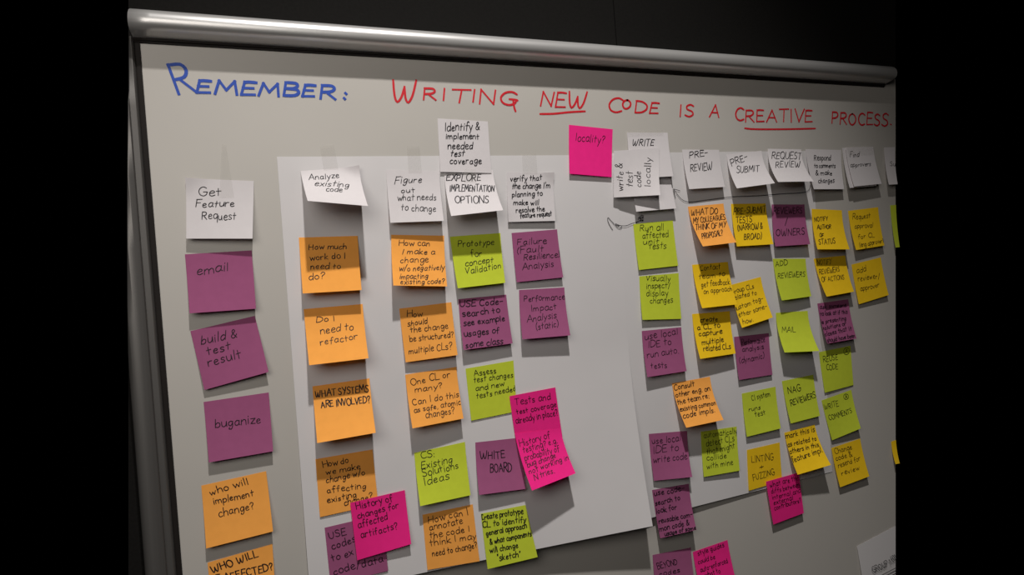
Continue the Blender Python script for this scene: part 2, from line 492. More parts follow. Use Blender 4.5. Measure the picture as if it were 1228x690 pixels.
# ---------------------------------------------------------------- sticky notes
def note_surface(c, corner):
    tl, tr, br, bl = [Vector(v) for v in c]
    def side(t, b, v):
        m = Vector((t[0] + (b[0] - t[0]) * 0.46, t[1] + (b[1] - t[1]) * 0.46, t[2] + (b[2] - t[2]) * corner[2]))
        return t * (1 - v) ** 2 + m * 2 * v * (1 - v) + b * v * v
    def S(u, v):
        p = side(tl, bl, v) * (1 - u) + side(tr, br, v) * u
        h = p[2]
        for k, (cu, amt) in enumerate(((0, corner[0]), (1, corner[1]))):
            if amt:
                d = abs(u - cu) * 1.0 + abs(v) * 0.9
                h += amt * max(0.0, 1 - d / 0.33) ** 1.3
        return p[0], p[1], h
    return S

def frame_at(S, u, v):
    e = 0.01
    a = Vector(P(*S(u, v)))
    du = P(*S(u + e, v)) - P(*S(u - e, v))
    dv = P(*S(u, v + e)) - P(*S(u, v - e))
    n = dv.cross(du)
    n.normalize()
    if n.y > 0:
        n = -n
    return a, n

NOTES = [('white', [(-117.27, 176.5, 0.7), (-38.52, 172.55, 0.7), (-44.18, 95.76, 13.93), (-120.21, 99.21, 9.53)], (4, 0, 0.12), 0.98,
  [('Get', (0.18, 0.3), (0.51, 0.28), (0.18, 0.15), (0.51, 0.14)), ('Feature', (0.14, 0.5), (0.71, 0.47), (0.14, 0.38), (0.71, 0.35)), ('Request', (0.23, 0.69), (0.74, 0.7), (0.23, 0.56), (0.74, 0.56))],
  'white sticky note reading "Get Feature Request", head of the first column'),
 ('purple', [(-124.18, 80.51, 0.7), (-46.96, 82.03, 0.7), (-46.02, 5.91, 10.99), (-121.97, 6.1, 11.98)], (0, 0, 0.12), 0.98, [('email', (0.15, 0.39), (0.62, 0.33), (0.14, 0.24), (0.61, 0.18))],
  'purple sticky note reading "email"'),
 ('purple', [(-123.96, -16.21, 0.7), (-48.77, -3.16, 0.7), (-36.36, -76.58, 9.71), (-112.27, -90.9, 5.79)], (0, 0, 0.12), 0.98,
  [('build &', (0.11, 0.28), (0.66, 0.31), (0.12, 0.12), (0.67, 0.15)), ('test', (0.16, 0.47), (0.52, 0.48), (0.16, 0.33), (0.52, 0.34)), ('result', (0.14, 0.66), (0.65, 0.66), (0.14, 0.51), (0.64, 0.5))],
  'tilted purple sticky note reading "build & test result"'),
 ('purple', [(-114.73, -106.34, 0.7), (-38.48, -103.92, 0.7), (-37.64, -178.59, 9.86), (-112.39, -180.77, 9.26)], (0, 0, 0.12), 0.98, [('buganize', (0.14, 0.48), (0.84, 0.51), (0.14, 0.34), (0.84, 0.37))],
  'purple sticky note with one handwritten word, below the tilted "build & test result" note'),
 ('orange', [(-123.78, -209.88, 0.7), (-48.18, -204.69, 0.7), (-44.41, -280.18, 9.74), (-121.83, -285.39, 9.71)], (0, 0, 0.12), 0.98,
  [('who will', (0.12, 0.2), (0.71, 0.16), (0.1, 0.08), (0.69, 0.04)), ('implement', (0.16, 0.36), (0.77, 0.38), (0.15, 0.25), (0.76, 0.27)), ('change?', (0.22, 0.58), (0.76, 0.58), (0.21, 0.45), (0.75, 0.46))],
  'orange sticky note reading "who will implement change?"'),
 ('orange', [(-122.66, -306.33, 0.7), (-46.83, -299.05, 0.7), (-47.03, -372.77, 9.0), (-120.62, -378.76, 8.0)], (0, 0, 0.12), 1.3,
  [('WHO WILL', (0.06, 0.2), (0.77, 0.15), (0.03, 0.07), (0.74, 0.01)), ('BE AFFECTED?', (0.02, 0.38), (0.99, 0.46), (0.0, 0.25), (0.97, 0.33))], 'orange sticky note reading "WHO WILL BE AFFECTED?", lowest of its column'),
 ('white', [(20.07, 185.41, 1.9), (96.24, 191.42, 1.9), (98.7, 128.3, 53.55), (24.56, 135.32, 59.43)], (0, 9, 0.12), 0.98,
  [('Analyze', (0.11, 0.29), (0.63, 0.27), (0.13, 0.11), (0.64, 0.11)), ('existing', (0.18, 0.48), (0.76, 0.53), (0.21, 0.31), (0.79, 0.38)), ('code', (0.35, 0.66), (0.62, 0.67), (0.37, 0.5), (0.65, 0.53))],
  'strongly curled white sticky note reading "Analyze existing code"'),
 ('orange', [(11.9, 96.4, 1.9), (88.29, 95.78, 1.91), (86.3, 20.56, 21.98), (11.55, 21.13, 20.55)], (0, 0, 0.12), 0.98,
  [('How much', (0.15, 0.24), (0.79, 0.25), (0.15, 0.13), (0.8, 0.14)), ('work do I', (0.16, 0.44), (0.76, 0.43), (0.16, 0.33), (0.76, 0.31)), ('need to', (0.16, 0.6), (0.67, 0.61), (0.17, 0.49), (0.68, 0.5)),
   ('do?', (0.12, 0.78), (0.37, 0.78), (0.12, 0.67), (0.38, 0.67))],
  'orange sticky note reading "How much work do I need to do?"'),
 ('orange', [(11.57, 0.84, 1.9), (88.28, 1.78, 1.91), (87.83, -70.68, 31.77), (13.0, -71.66, 30.56)], (0, 0, 0.12), 0.98,
  [('Do I', (0.19, 0.28), (0.5, 0.28), (0.19, 0.17), (0.5, 0.17)), ('need to', (0.24, 0.5), (0.8, 0.48), (0.23, 0.37), (0.79, 0.35)), ('refactor', (0.22, 0.7), (0.85, 0.66), (0.21, 0.58), (0.84, 0.55))],
  'orange sticky note reading "Do I need to refactor"'),
 ('orange', [(15.64, -102.61, 1.96), (90.23, -100.68, 1.97), (89.89, -169.03, 34.99), (16.08, -172.15, 30.45)], (0, 0, 0.12), 1.3,
  [('WHAT SYSTEMS', (0.04, 0.22), (0.96, 0.27), (0.04, 0.09), (0.96, 0.13)), ('ARE INVOLVED?', (0.12, 0.44), (0.97, 0.48), (0.11, 0.32), (0.97, 0.35))], 'orange sticky note reading "WHAT SYSTEMS ARE INVOLVED?"'),
 ('orange', [(13.0, -198.67, 3.06), (87.32, -197.46, 3.55), (89.35, -271.57, 6.97), (13.42, -274.62, 5.85)], (0, 0, 0.12), 0.98,
  [('How do', (0.12, 0.18), (0.56, 0.17), (0.1, 0.07), (0.55, 0.05)), ('we make', (0.16, 0.32), (0.75, 0.32), (0.15, 0.22), (0.74, 0.22)), ('change w/o', (0.15, 0.46), (0.82, 0.45), (0.14, 0.35), (0.81, 0.34)),
   ('affecting', (0.15, 0.63), (0.82, 0.69), (0.14, 0.53), (0.82, 0.58)), ('existing', (0.14, 0.8), (0.64, 0.8), (0.13, 0.71), (0.63, 0.7)), ('change?', (0.42, 0.9), (0.91, 0.89), (0.4, 0.8), (0.89, 0.79))],
  'orange sticky note asking how to make a change without affecting the existing one'),
 ('purple', [(18.31, -289.87, 4.95), (93.89, -286.28, 6.24), (95.7, -362.11, 10.54), (20.63, -364.58, 8.27)], (0, 0, 0.18), 0.98,
  [('USE', (0.06, 0.22), (0.35, 0.22), (0.04, 0.09), (0.33, 0.09)), ('codes', (0.09, 0.43), (0.5, 0.38), (0.06, 0.31), (0.47, 0.25)), ('to ex', (0.07, 0.63), (0.43, 0.6), (0.04, 0.51), (0.41, 0.48)),
   ('code/data', (0.07, 0.85), (0.94, 0.83), (0.05, 0.73), (0.92, 0.7))],
  'purple sticky note ending in "code/data", half under a pink note'),
 ('pink', [(52.74, -262.63, 8.0), (126.23, -258.83, 8.0), (128.19, -329.88, 18.12), (56.32, -338.8, 11.44)], (0, 0, 0.12), 0.98,
  [('History of', (0.1, 0.15), (0.76, 0.15), (0.09, 0.02), (0.74, 0.02)), ('changes for', (0.1, 0.32), (0.85, 0.31), (0.08, 0.21), (0.83, 0.19)), ('affected', (0.09, 0.48), (0.63, 0.47), (0.07, 0.36), (0.61, 0.34)),
   ('artifacts?', (0.12, 0.66), (0.79, 0.68), (0.1, 0.54), (0.78, 0.56))],
  'pink sticky note reading "History of changes for affected artifacts?"'),
 ('white', [(133.36, 187.16, 1.9), (209.29, 185.15, 1.89), (206.73, 110.69, 19.04), (132.12, 110.8, 14.6)], (0, 0, 0.12), 0.98,
  [('Figure', (0.14, 0.28), (0.65, 0.25), (0.15, 0.14), (0.66, 0.11)), ('out', (0.25, 0.46), (0.51, 0.45), (0.25, 0.36), (0.51, 0.34)), ('what needs', (0.17, 0.6), (0.9, 0.6), (0.18, 0.48), (0.91, 0.47)),
   ('to change', (0.22, 0.79), (0.87, 0.82), (0.24, 0.66), (0.89, 0.69))],
  'white sticky note reading "Figure out what needs to change"'),
 ('white', [(213.14, 262.49, 0.7), (289.65, 260.03, 0.7), (288.35, 181.81, 4.0), (210.29, 183.51, 5.0)], (0, 0, 0.12), 1.3,
  [('Identify &', (0.13, 0.24), (0.82, 0.18), (0.13, 0.08), (0.83, 0.02)), ('implement', (0.14, 0.4), (0.8, 0.37), (0.15, 0.28), (0.81, 0.25)), ('needed', (0.17, 0.59), (0.66, 0.56), (0.17, 0.46), (0.67, 0.42)),
   ('test', (0.21, 0.72), (0.48, 0.71), (0.22, 0.6), (0.49, 0.59)), ('coverage', (0.19, 0.86), (0.81, 0.83), (0.19, 0.74), (0.81, 0.71))],
  'white sticky note reading "Identify & implement needed test coverage"'),
 ('white', [(216.9, 179.57, 1.89), (291.4, 186.89, 1.88), (289.91, 120.89, 38.71), (213.59, 114.95, 35.49)], (0, 0, 0.12), 1.3,
  [('EXPLORE', (0.03, 0.15), (0.72, 0.24), (0.04, -0.01), (0.74, 0.07)), ('IMPLEMENTATION', (0.07, 0.42), (0.95, 0.54), (0.09, 0.26), (0.98, 0.38)), ('OPTIONS', (0.13, 0.72), (0.77, 0.8), (0.15, 0.56), (0.81, 0.63))],
  'curled white sticky note reading "EXPLORE IMPLEMENTATION OPTIONS"'),
 ('white', [(313.25, 183.75, 1.89), (388.86, 182.13, 1.93), (384.35, 107.13, 8.24), (307.95, 107.75, 6.93)], (0, 6, 0.12), 1.3,
  [('verify that', (0.07, 0.2), (0.75, 0.16), (0.07, 0.08), (0.75, 0.04)), ("the change I'm", (0.1, 0.35), (0.92, 0.33), (0.1, 0.23), (0.92, 0.21)), ('planning to', (0.1, 0.52), (0.75, 0.49), (0.1, 0.41), (0.75, 0.38)),
   ('make will', (0.12, 0.68), (0.66, 0.68), (0.13, 0.58), (0.66, 0.58)), ('resolve the', (0.17, 0.83), (0.78, 0.8), (0.17, 0.73), (0.78, 0.7)), ('feature request', (0.25, 0.93), (0.93, 0.9), (0.25, 0.84), (0.92, 0.8))],
  'white sticky note full of small writing starting "verify that the change"'),
 ('purple', [(313.66, 91.67, 1.9), (388.76, 94.67, 2.07), (389.75, 19.78, 9.14), (313.88, 17.13, 7.26)], (0, 0, 0.12), 0.98,
  [('Failure', (0.1, 0.26), (0.73, 0.29), (0.11, 0.13), (0.74, 0.16)), ('(Fault', (0.07, 0.45), (0.65, 0.45), (0.08, 0.31), (0.65, 0.31)), ('Resilience)', (0.2, 0.59), (0.99, 0.59), (0.21, 0.47), (1.0, 0.47)),
   ('Analysis', (0.15, 0.78), (0.83, 0.77), (0.15, 0.65), (0.83, 0.64))],
  'purple sticky note reading "Failure (Fault Resilience) Analysis"'),
 ('purple', [(318.65, 5.36, 2.0), (393.54, 4.39, 2.16), (389.76, -69.02, 18.97), (312.76, -67.81, 16.39)], (0, 0, 0.12), 0.98,
  [('Performance', (0.1, 0.26), (0.99, 0.26), (0.09, 0.13), (0.99, 0.13)), ('Impact', (0.24, 0.48), (0.79, 0.46), (0.23, 0.35), (0.79, 0.33)), ('Analysis', (0.13, 0.68), (0.76, 0.65), (0.13, 0.55), (0.76, 0.52)),
   ('(static)', (0.3, 0.85), (0.78, 0.82), (0.3, 0.72), (0.78, 0.69))],
  'purple sticky note reading "Performance Impact Analysis (static)"'),
 ('orange', [(134.07, 95.6, 1.9), (209.77, 91.51, 1.85), (203.36, 17.57, 23.83), (127.86, 23.65, 28.09)], (0, 0, 0.12), 0.98,
  [('How can', (0.14, 0.23), (0.72, 0.22), (0.14, 0.12), (0.72, 0.1)), ('I make a', (0.19, 0.4), (0.81, 0.39), (0.2, 0.29), (0.81, 0.28)), ('change', (0.15, 0.57), (0.68, 0.55), (0.15, 0.45), (0.68, 0.42)),
   ('w/o negatively', (0.12, 0.73), (0.97, 0.7), (0.13, 0.62), (0.98, 0.59)), ('impacting', (0.12, 0.88), (0.65, 0.86), (0.13, 0.78), (0.65, 0.76)), ('existing code?', (0.13, 0.98), (0.95, 0.95), (0.13, 0.88), (0.96, 0.85))],
  'orange sticky note reading "How can I make a change w/o negatively impacting existing code?"'),
 ('orange', [(137.71, -8.54, 1.88), (213.24, -5.08, 1.82), (213.65, -80.72, 14.23), (140.0, -83.5, 9.72)], (0, 0, 0.12), 0.98,
  [('How', (0.13, 0.19), (0.42, 0.2), (0.13, 0.07), (0.42, 0.09)), ('should', (0.12, 0.36), (0.5, 0.36), (0.12, 0.25), (0.5, 0.24)), ('the change', (0.16, 0.49), (0.88, 0.5), (0.16, 0.38), (0.88, 0.39)),
   ('be structured?', (0.13, 0.65), (0.97, 0.68), (0.13, 0.54), (0.97, 0.57)), ('multiple CLs?', (0.08, 0.86), (0.9, 0.89), (0.08, 0.75), (0.9, 0.77))],
  'orange sticky note reading "How should the change be structured? multiple CLs?"'),
 ('orange', [(139.35, -101.36, 1.97), (213.41, -98.66, 1.96), (213.72, -170.19, 20.37), (140.14, -172.62, 24.54)], (0, 0, 0.12), 0.98,
  [('One CL or', (0.09, 0.24), (0.86, 0.19), (0.08, 0.11), (0.85, 0.05)), ('many?', (0.15, 0.39), (0.68, 0.38), (0.15, 0.28), (0.67, 0.27)), ('Can I do this', (0.07, 0.61), (0.98, 0.61), (0.06, 0.49), (0.98, 0.49)),
   ('as safe, atomic', (0.08, 0.75), (0.99, 0.75), (0.07, 0.66), (0.99, 0.65)), ('changes?', (0.28, 0.88), (0.84, 0.88), (0.28, 0.76), (0.84, 0.77))],
  'orange sticky note reading "One CL or many? Can I do this as safe, atomic changes?"'),
 ('lime', [(143.49, -211.05, 4.55), (217.09, -206.86, 5.52), (215.96, -279.06, 19.64), (143.22, -279.65, 23.05)], (0, 0, 0.12), 0.98,
  [('CS:', (0.12, 0.16), (0.38, 0.16), (0.11, 0.02), (0.36, 0.02)), ('Existing', (0.11, 0.36), (0.71, 0.36), (0.09, 0.22), (0.7, 0.22)), ('Solutions', (0.12, 0.51), (0.83, 0.49), (0.1, 0.37), (0.81, 0.35)),
   ('Ideas', (0.13, 0.67), (0.62, 0.65), (0.11, 0.53), (0.6, 0.51))],
  'lime green sticky note reading "CS: Existing Solutions Ideas"'),
 ('orange', [(148.04, -297.18, 8.19), (220.35, -295.55, 10.7), (222.39, -374.37, 17.94), (148.56, -371.8, 13.47)], (0, 0, 0.3), 0.98,
  [('How can I', (0.1, 0.18), (0.89, 0.17), (0.09, 0.04), (0.87, 0.04)), ('annotate', (0.11, 0.32), (0.76, 0.31), (0.1, 0.2), (0.75, 0.19)), ('the code I', (0.1, 0.47), (0.88, 0.47), (0.09, 0.35), (0.87, 0.36)),
   ('think I may', (0.09, 0.6), (0.99, 0.62), (0.08, 0.48), (0.99, 0.51)), ('need to change?', (0.12, 0.79), (0.99, 0.77), (0.11, 0.68), (0.98, 0.67))],
  'orange sticky note starting "How can I annotate the code"'),
 ('lime', [(218.31, 89.74, 1.84), (295.8, 92.31, 1.87), (293.58, 17.4, 13.87), (220.97, 14.13, 14.32)], (0, 0, 0.12), 0.98,
  [('Prototype', (0.13, 0.22), (0.85, 0.24), (0.13, 0.09), (0.86, 0.11)), ('for', (0.36, 0.44), (0.59, 0.44), (0.36, 0.31), (0.59, 0.31)), ('concept', (0.22, 0.61), (0.8, 0.59), (0.22, 0.5), (0.8, 0.48)),
   ('Validation', (0.2, 0.76), (0.95, 0.72), (0.2, 0.64), (0.95, 0.6))],
  'lime green sticky note reading "Prototype for concept Validation"'),
 ('purple', [(223.83, -1.51, 1.82), (297.7, -0.07, 1.93), (298.5, -72.54, 12.29), (222.84, -74.56, 13.81)], (0, 0, 0.12), 1.3,
  [('USE Code-', (0.02, 0.17), (0.91, 0.19), (0.02, 0.04), (0.92, 0.05)), ('search to', (0.06, 0.38), (0.83, 0.37), (0.05, 0.25), (0.83, 0.24)), ('see example', (0.06, 0.56), (0.91, 0.55), (0.06, 0.44), (0.91, 0.43)),
   ('usages of', (0.05, 0.76), (0.76, 0.77), (0.05, 0.64), (0.77, 0.65)), ('some class', (0.05, 0.97), (0.8, 0.98), (0.05, 0.86), (0.81, 0.86))],
  'purple sticky note reading "USE Code-search to see example usages of some class"'),
 ('lime', [(226.91, -102.83, 2.04), (301.25, -99.0, 2.23), (299.65, -173.92, 6.49), (228.75, -177.93, 5.7)], (0, 0, 0.12), 0.98,
  [('Assess', (0.16, 0.18), (0.62, 0.2), (0.15, 0.06), (0.61, 0.07)), ('test changes', (0.14, 0.31), (0.97, 0.34), (0.14, 0.19), (0.96, 0.22)), ('and new', (0.16, 0.48), (0.77, 0.48), (0.15, 0.38), (0.76, 0.38)),
   ('tests needed', (0.16, 0.62), (1.02, 0.62), (0.15, 0.51), (1.0, 0.52))],
  'lime green sticky note reading "Assess test changes and new tests needed"'),
 ('purple', [(232.23, -209.96, 5.95), (302.44, -213.07, 7.62), (297.54, -283.71, 24.32), (227.08, -279.53, 24.3)], (0, 0, 0.12), 1.3,
  [('WHITE', (0.09, 0.36), (0.62, 0.39), (0.09, 0.21), (0.62, 0.24)), ('BOARD', (0.28, 0.63), (0.74, 0.66), (0.29, 0.47), (0.75, 0.5))], 'purple sticky note reading "WHITE BOARD"'),
 ('pink', [(289.28, -150.18, 6.5), (363.85, -146.33, 6.5), (367.52, -221.03, 11.06), (293.36, -219.98, 9.22)], (0, 0, 0.12), 0.98,
  [('Tests and', (0.09, 0.22), (0.87, 0.24), (0.09, 0.07), (0.86, 0.1)), ('test coverage', (0.1, 0.42), (0.97, 0.41), (0.09, 0.31), (0.96, 0.3)), ('already in place?', (0.06, 0.61), (0.98, 0.58), (0.05, 0.48), (0.97, 0.45))],
  'pink sticky note reading "Tests and test coverage already in place?"'),
 ('pink', [(292.39, -205.55, 10.0), (365.6, -208.32, 10.0), (368.18, -267.48, 47.0), (295.94, -277.47, 54.0)], (0, 0, 0.12), 0.98,
  [('History of', (0.05, 0.28), (0.73, 0.2), (0.04, 0.15), (0.71, 0.04)), ('testing? e.g.', (0.08, 0.4), (0.86, 0.35), (0.08, 0.28), (0.86, 0.2)), ('probability of', (0.07, 0.54), (0.85, 0.53), (0.07, 0.43), (0.85, 0.39)),
   ('bug change', (0.08, 0.66), (0.73, 0.63), (0.08, 0.57), (0.73, 0.52)), ('not working in', (0.07, 0.77), (0.98, 0.73), (0.07, 0.68), (0.98, 0.62)), ('N tries.', (0.13, 0.88), (0.58, 0.87), (0.13, 0.79), (0.58, 0.77))],
  'curled pink sticky note starting "History of testing?", hanging from another pink note'),
 ('lime', [(230.84, -310.57, 12.18), (298.52, -309.96, 15.37), (307.43, -384.07, 26.0), (232.39, -386.61, 21.0)], (0, 0, 0.3), 1.3,
  [('Create prototype', (-0.01, 0.12), (0.91, 0.16), (-0.02, 0.01), (0.92, 0.04)), ('CL to identify', (0.0, 0.27), (0.94, 0.33), (-0.0, 0.16), (0.95, 0.22)),
   ('general approach', (0.06, 0.43), (0.92, 0.45), (0.05, 0.33), (0.93, 0.34)), ('& what components', (0.11, 0.6), (0.98, 0.61), (0.1, 0.5), (0.99, 0.51)), ('will change', (0.09, 0.75), (0.66, 0.76), (0.08, 0.65), (0.66, 0.66)),
   ('"sketch"', (0.21, 0.91), (0.67, 0.92), (0.21, 0.8), (0.68, 0.82))],
  'lime green sticky note ending with the word "sketch" in quotation marks'),
 ('pink', [(423.53, 258.68, 0.7), (501.21, 253.43, 0.7), (489.53, 174.56, 6.0), (414.95, 180.09, 7.0)], (0, 0, 0.12), 0.98, [('locality?', (0.15, 0.33), (0.81, 0.33), (0.17, 0.16), (0.83, 0.16))],
  'pink sticky note reading "locality?"'),
 ('white', [(526.87, 248.48, 1.5), (604.73, 249.78, 1.5), (602.54, 174.62, 11.0), (523.97, 172.12, 8.0)], (0, 0, 0.12), 1.3, [('WRITE', (0.1, 0.3), (0.62, 0.31), (0.12, 0.14), (0.64, 0.16))],
  'white sticky note reading "WRITE", partly under the sideways note'),
 ('white', [(497.62, 216.99, 6.0), (583.58, 222.83, 6.0), (565.03, 141.41, 25.0), (487.98, 141.2, 10.0)], (0, 0, 0.12), 0.98,
  [('write &', (0.21, 0.88), (0.19, 0.31), (0.07, 0.88), (0.04, 0.3)), ('test', (0.4, 0.81), (0.41, 0.49), (0.25, 0.8), (0.25, 0.48)), ('code', (0.59, 0.82), (0.59, 0.5), (0.45, 0.82), (0.44, 0.49)),
   ('locally', (0.8, 0.82), (0.82, 0.21), (0.66, 0.81), (0.67, 0.19))],
  'white sticky note with "write & test code locally" written sideways'),
 ('white', [(529.13, 183.08, 1.1), (603.1, 185.81, 1.1), (602.62, 121.1, 12.0), (525.96, 117.36, 12.0)], (0, 0, 0.12), 0.98, [], 'white sticky note mostly hidden beneath the sideways "write & test" note'),
 ('lime', [(525.23, 98.66, 1.1), (601.74, 102.89, 1.1), (602.01, 26.46, 5.87), (526.54, 23.53, 5.61)], (0, 0, 0.12), 0.98,
  [('Run all', (0.15, 0.17), (0.74, 0.2), (0.16, 0.02), (0.75, 0.05)), ('affected', (0.19, 0.34), (0.84, 0.37), (0.2, 0.2), (0.85, 0.23)), ('unit', (0.19, 0.48), (0.58, 0.49), (0.2, 0.35), (0.59, 0.37)),
   ('tests', (0.31, 0.6), (0.75, 0.61), (0.32, 0.46), (0.76, 0.47))],
  'lime green sticky note reading "Run all affected unit tests"'),
 ('lime', [(529.22, 13.33, 1.11), (605.12, 14.2, 1.08), (599.6, -61.84, 6.77), (524.4, -57.08, 7.97)], (0, 0, 0.12), 0.98,
  [('Visually', (0.15, 0.12), (0.78, 0.18), (0.16, -0.02), (0.78, 0.04)), ('inspect/', (0.16, 0.31), (0.77, 0.33), (0.16, 0.17), (0.77, 0.2)), ('display', (0.15, 0.49), (0.7, 0.49), (0.15, 0.34), (0.7, 0.35)),
   ('changes', (0.23, 0.66), (0.81, 0.65), (0.23, 0.53), (0.81, 0.51))],
  'lime green sticky note reading "Visually inspect display changes"'),
 ('purple', [(525.99, -75.48, 1.1), (602.07, -76.05, 1.06), (598.23, -147.89, 11.66), (521.52, -148.61, 14.25)], (0, 0, 0.12), 0.98,
  [('use local', (0.06, 0.21), (0.9, 0.17), (0.05, 0.05), (0.88, 0.0)), ('IDE to', (0.12, 0.4), (0.71, 0.39), (0.12, 0.25), (0.7, 0.23)), ('run auto.', (0.07, 0.62), (0.87, 0.6), (0.07, 0.48), (0.86, 0.45)),
   ('tests', (0.12, 0.84), (0.52, 0.87), (0.13, 0.72), (0.53, 0.75))],
  'purple sticky note reading "use local IDE to run auto. tests"'),
 ('white', [(631.31, 221.88, 1.1), (707.46, 222.37, 1.1), (704.67, 155.9, 11.93), (629.76, 152.32, 13.78)], (0, 0, 0.12), 1.3,
  [('PRE-', (0.17, 0.23), (0.68, 0.16), (0.17, 0.06), (0.67, -0.02)), ('REVIEW', (0.14, 0.58), (0.73, 0.54), (0.15, 0.4), (0.74, 0.35))], 'white sticky note reading "PRE-REVIEW"'),
 ('white', [(723.18, 214.54, 1.1), (800.01, 221.84, 1.1), (792.82, 157.24, 33.63), (715.38, 150.08, 28.22)], (0, 0, 0.12), 1.3,
  [('PRE-', (0.09, 0.36), (0.57, 0.23), (0.05, 0.16), (0.53, 0.03)), ('SUBMIT', (0.16, 0.58), (0.77, 0.61), (0.2, 0.39), (0.83, 0.42))], 'white sticky note reading "PRE-SUBMIT"'),
 ('white', [(814.86, 225.62, 1.1), (891.85, 225.36, 1.09), (875.98, 159.01, 38.1), (795.92, 158.59, 37.59)], (0, 0, 0.12), 1.3,
  [('REQUEST', (0.09, 0.31), (0.95, 0.32), (0.11, 0.1), (0.99, 0.11)), ('REVIEW', (0.13, 0.58), (0.86, 0.56), (0.18, 0.38), (0.92, 0.35))], 'white sticky note reading "REQUEST REVIEW"'),
 ('white', [(902.25, 225.95, 1.09), (990.15, 225.56, 0.7), (977.52, 149.17, 11.11), (901.35, 149.56, 13.29)], (0, 0, 0.12), 1.3,
  [('Respond', (0.2, 0.29), (0.69, 0.28), (0.22, 0.14), (0.7, 0.13)), ('to comments', (0.17, 0.48), (0.8, 0.47), (0.19, 0.37), (0.82, 0.36)), ('& make', (0.16, 0.66), (0.67, 0.66), (0.19, 0.54), (0.7, 0.55)),
   ('changes', (0.19, 0.86), (0.7, 0.84), (0.22, 0.74), (0.72, 0.72))],
  'white sticky note reading "Respond to comments & make changes"'),
 ('white', [(993.32, 229.57, 0.7), (1066.91, 232.16, 0.7), (1059.63, 154.55, 12.0), (988.34, 150.86, 14.0)], (0, 0, 0.12), 0.98, [], 'white sticky note underneath the "Find approvers" note'),
 ('white', [(998.57, 229.71, 3.5), (1070.08, 232.29, 3.5), (1070.97, 157.99, 14.46), (997.05, 152.97, 16.43)], (0, 0, 0.12), 0.98,
  [('Find', (0.11, 0.26), (0.43, 0.27), (0.14, 0.12), (0.46, 0.13)), ('approvers', (0.05, 0.52), (0.78, 0.52), (0.07, 0.41), (0.81, 0.41))], 'white sticky note reading "Find approvers", stuck over another white note'),
 ('white', [(1103.17, 231.83, 0.7), (1133.29, 233.06, 0.7), (1115.32, 157.13, 13.0), (1091.68, 156.35, 13.0)], (0, 0, 0.12), 0.98, [('Su', (0.46, 0.52), (1.0, 0.53), (0.5, 0.39), (1.03, 0.4))],
  'white sticky note starting "Su", cut short by the end of the board'),
 ('orange', [(634.07, 125.01, 1.08), (707.88, 129.0, 1.04), (701.27, 58.36, 33.24), (634.85, 54.59, 31.07)], (0, 0, 0.12), 1.3,
  [('WHAT DO', (0.03, 0.24), (0.79, 0.25), (0.06, 0.08), (0.81, 0.09)), ('MY COLLEAGUES', (0.03, 0.44), (0.96, 0.42), (0.06, 0.31), (0.98, 0.29)), ('THINK OF MY', (0.01, 0.61), (0.9, 0.62), (0.06, 0.47), (0.95, 0.48)),
   ('PROPOSAL?', (0.09, 0.83), (0.71, 0.81), (0.14, 0.7), (0.76, 0.68))],
  'orange sticky note reading "WHAT DO MY COLLEAGUES THINK OF MY PROPOSAL?"'),
 ('yellow', [(723.75, 127.97, 1.05), (799.66, 127.56, 1.2), (794.33, 53.01, 17.52), (718.72, 52.76, 13.22)], (0, 0, 0.12), 1.3,
  [('PRE-SUBMIT', (0.05, 0.26), (0.97, 0.24), (0.06, 0.11), (0.98, 0.08)), ('TESTS', (0.09, 0.47), (0.53, 0.47), (0.1, 0.32), (0.55, 0.32)), ('(NARROW &', (0.1, 0.65), (0.8, 0.63), (0.11, 0.51), (0.83, 0.49)),
   ('BROAD)', (0.23, 0.86), (0.71, 0.86), (0.26, 0.72), (0.75, 0.72))],
  'yellow sticky note reading "PRE-SUBMIT TESTS (NARROW & BROAD)"'),
 ('purple', [(812.96, 125.35, 1.23), (888.74, 123.9, 1.2), (881.83, 49.74, 13.64), (803.08, 49.21, 12.23)], (0, 0, 0.12), 1.3,
  [('REVIEWERS', (0.05, 0.24), (0.91, 0.24), (0.05, 0.08), (0.92, 0.07)), ('/', (0.36, 0.52), (0.45, 0.51), (0.36, 0.34), (0.45, 0.33)), ('OWNERS', (0.06, 0.77), (0.9, 0.76), (0.07, 0.61), (0.92, 0.59))],
  'purple sticky note with "OWNERS" as its last word'),
 ('yellow', [(905.48, 115.42, 1.12), (979.71, 111.18, 0.7), (968.85, 35.86, 19.81), (892.36, 39.38, 19.01)], (0, 0, 0.12), 1.3,
  [('NOTIFY', (0.07, 0.34), (0.51, 0.28), (0.06, 0.22), (0.51, 0.17)), ('AUTHOR', (0.12, 0.52), (0.57, 0.5), (0.13, 0.42), (0.59, 0.39)), ('OF', (0.15, 0.71), (0.28, 0.71), (0.18, 0.62), (0.3, 0.62)),
   ('STATUS', (0.08, 0.89), (0.6, 0.86), (0.1, 0.77), (0.63, 0.73))],
  'yellow sticky note reading "NOTIFY AUTHOR OF STATUS"'),
 ('yellow', [(995.15, 109.73, 0.7), (1073.76, 115.07, 0.7), (1071.65, 39.66, 9.17), (994.4, 34.25, 11.62)], (0, 0, 0.12), 0.98,
  [('Request', (0.11, 0.25), (0.7, 0.26), (0.12, 0.1), (0.7, 0.12)), ('approval', (0.12, 0.48), (0.74, 0.51), (0.13, 0.36), (0.75, 0.38)), ('for CL', (0.16, 0.75), (0.73, 0.76), (0.18, 0.64), (0.74, 0.65)),
   ('(eng approver)', (0.14, 0.95), (0.99, 0.92), (0.15, 0.84), (0.99, 0.82))],
  'yellow sticky note reading "Request approval for CL"'),
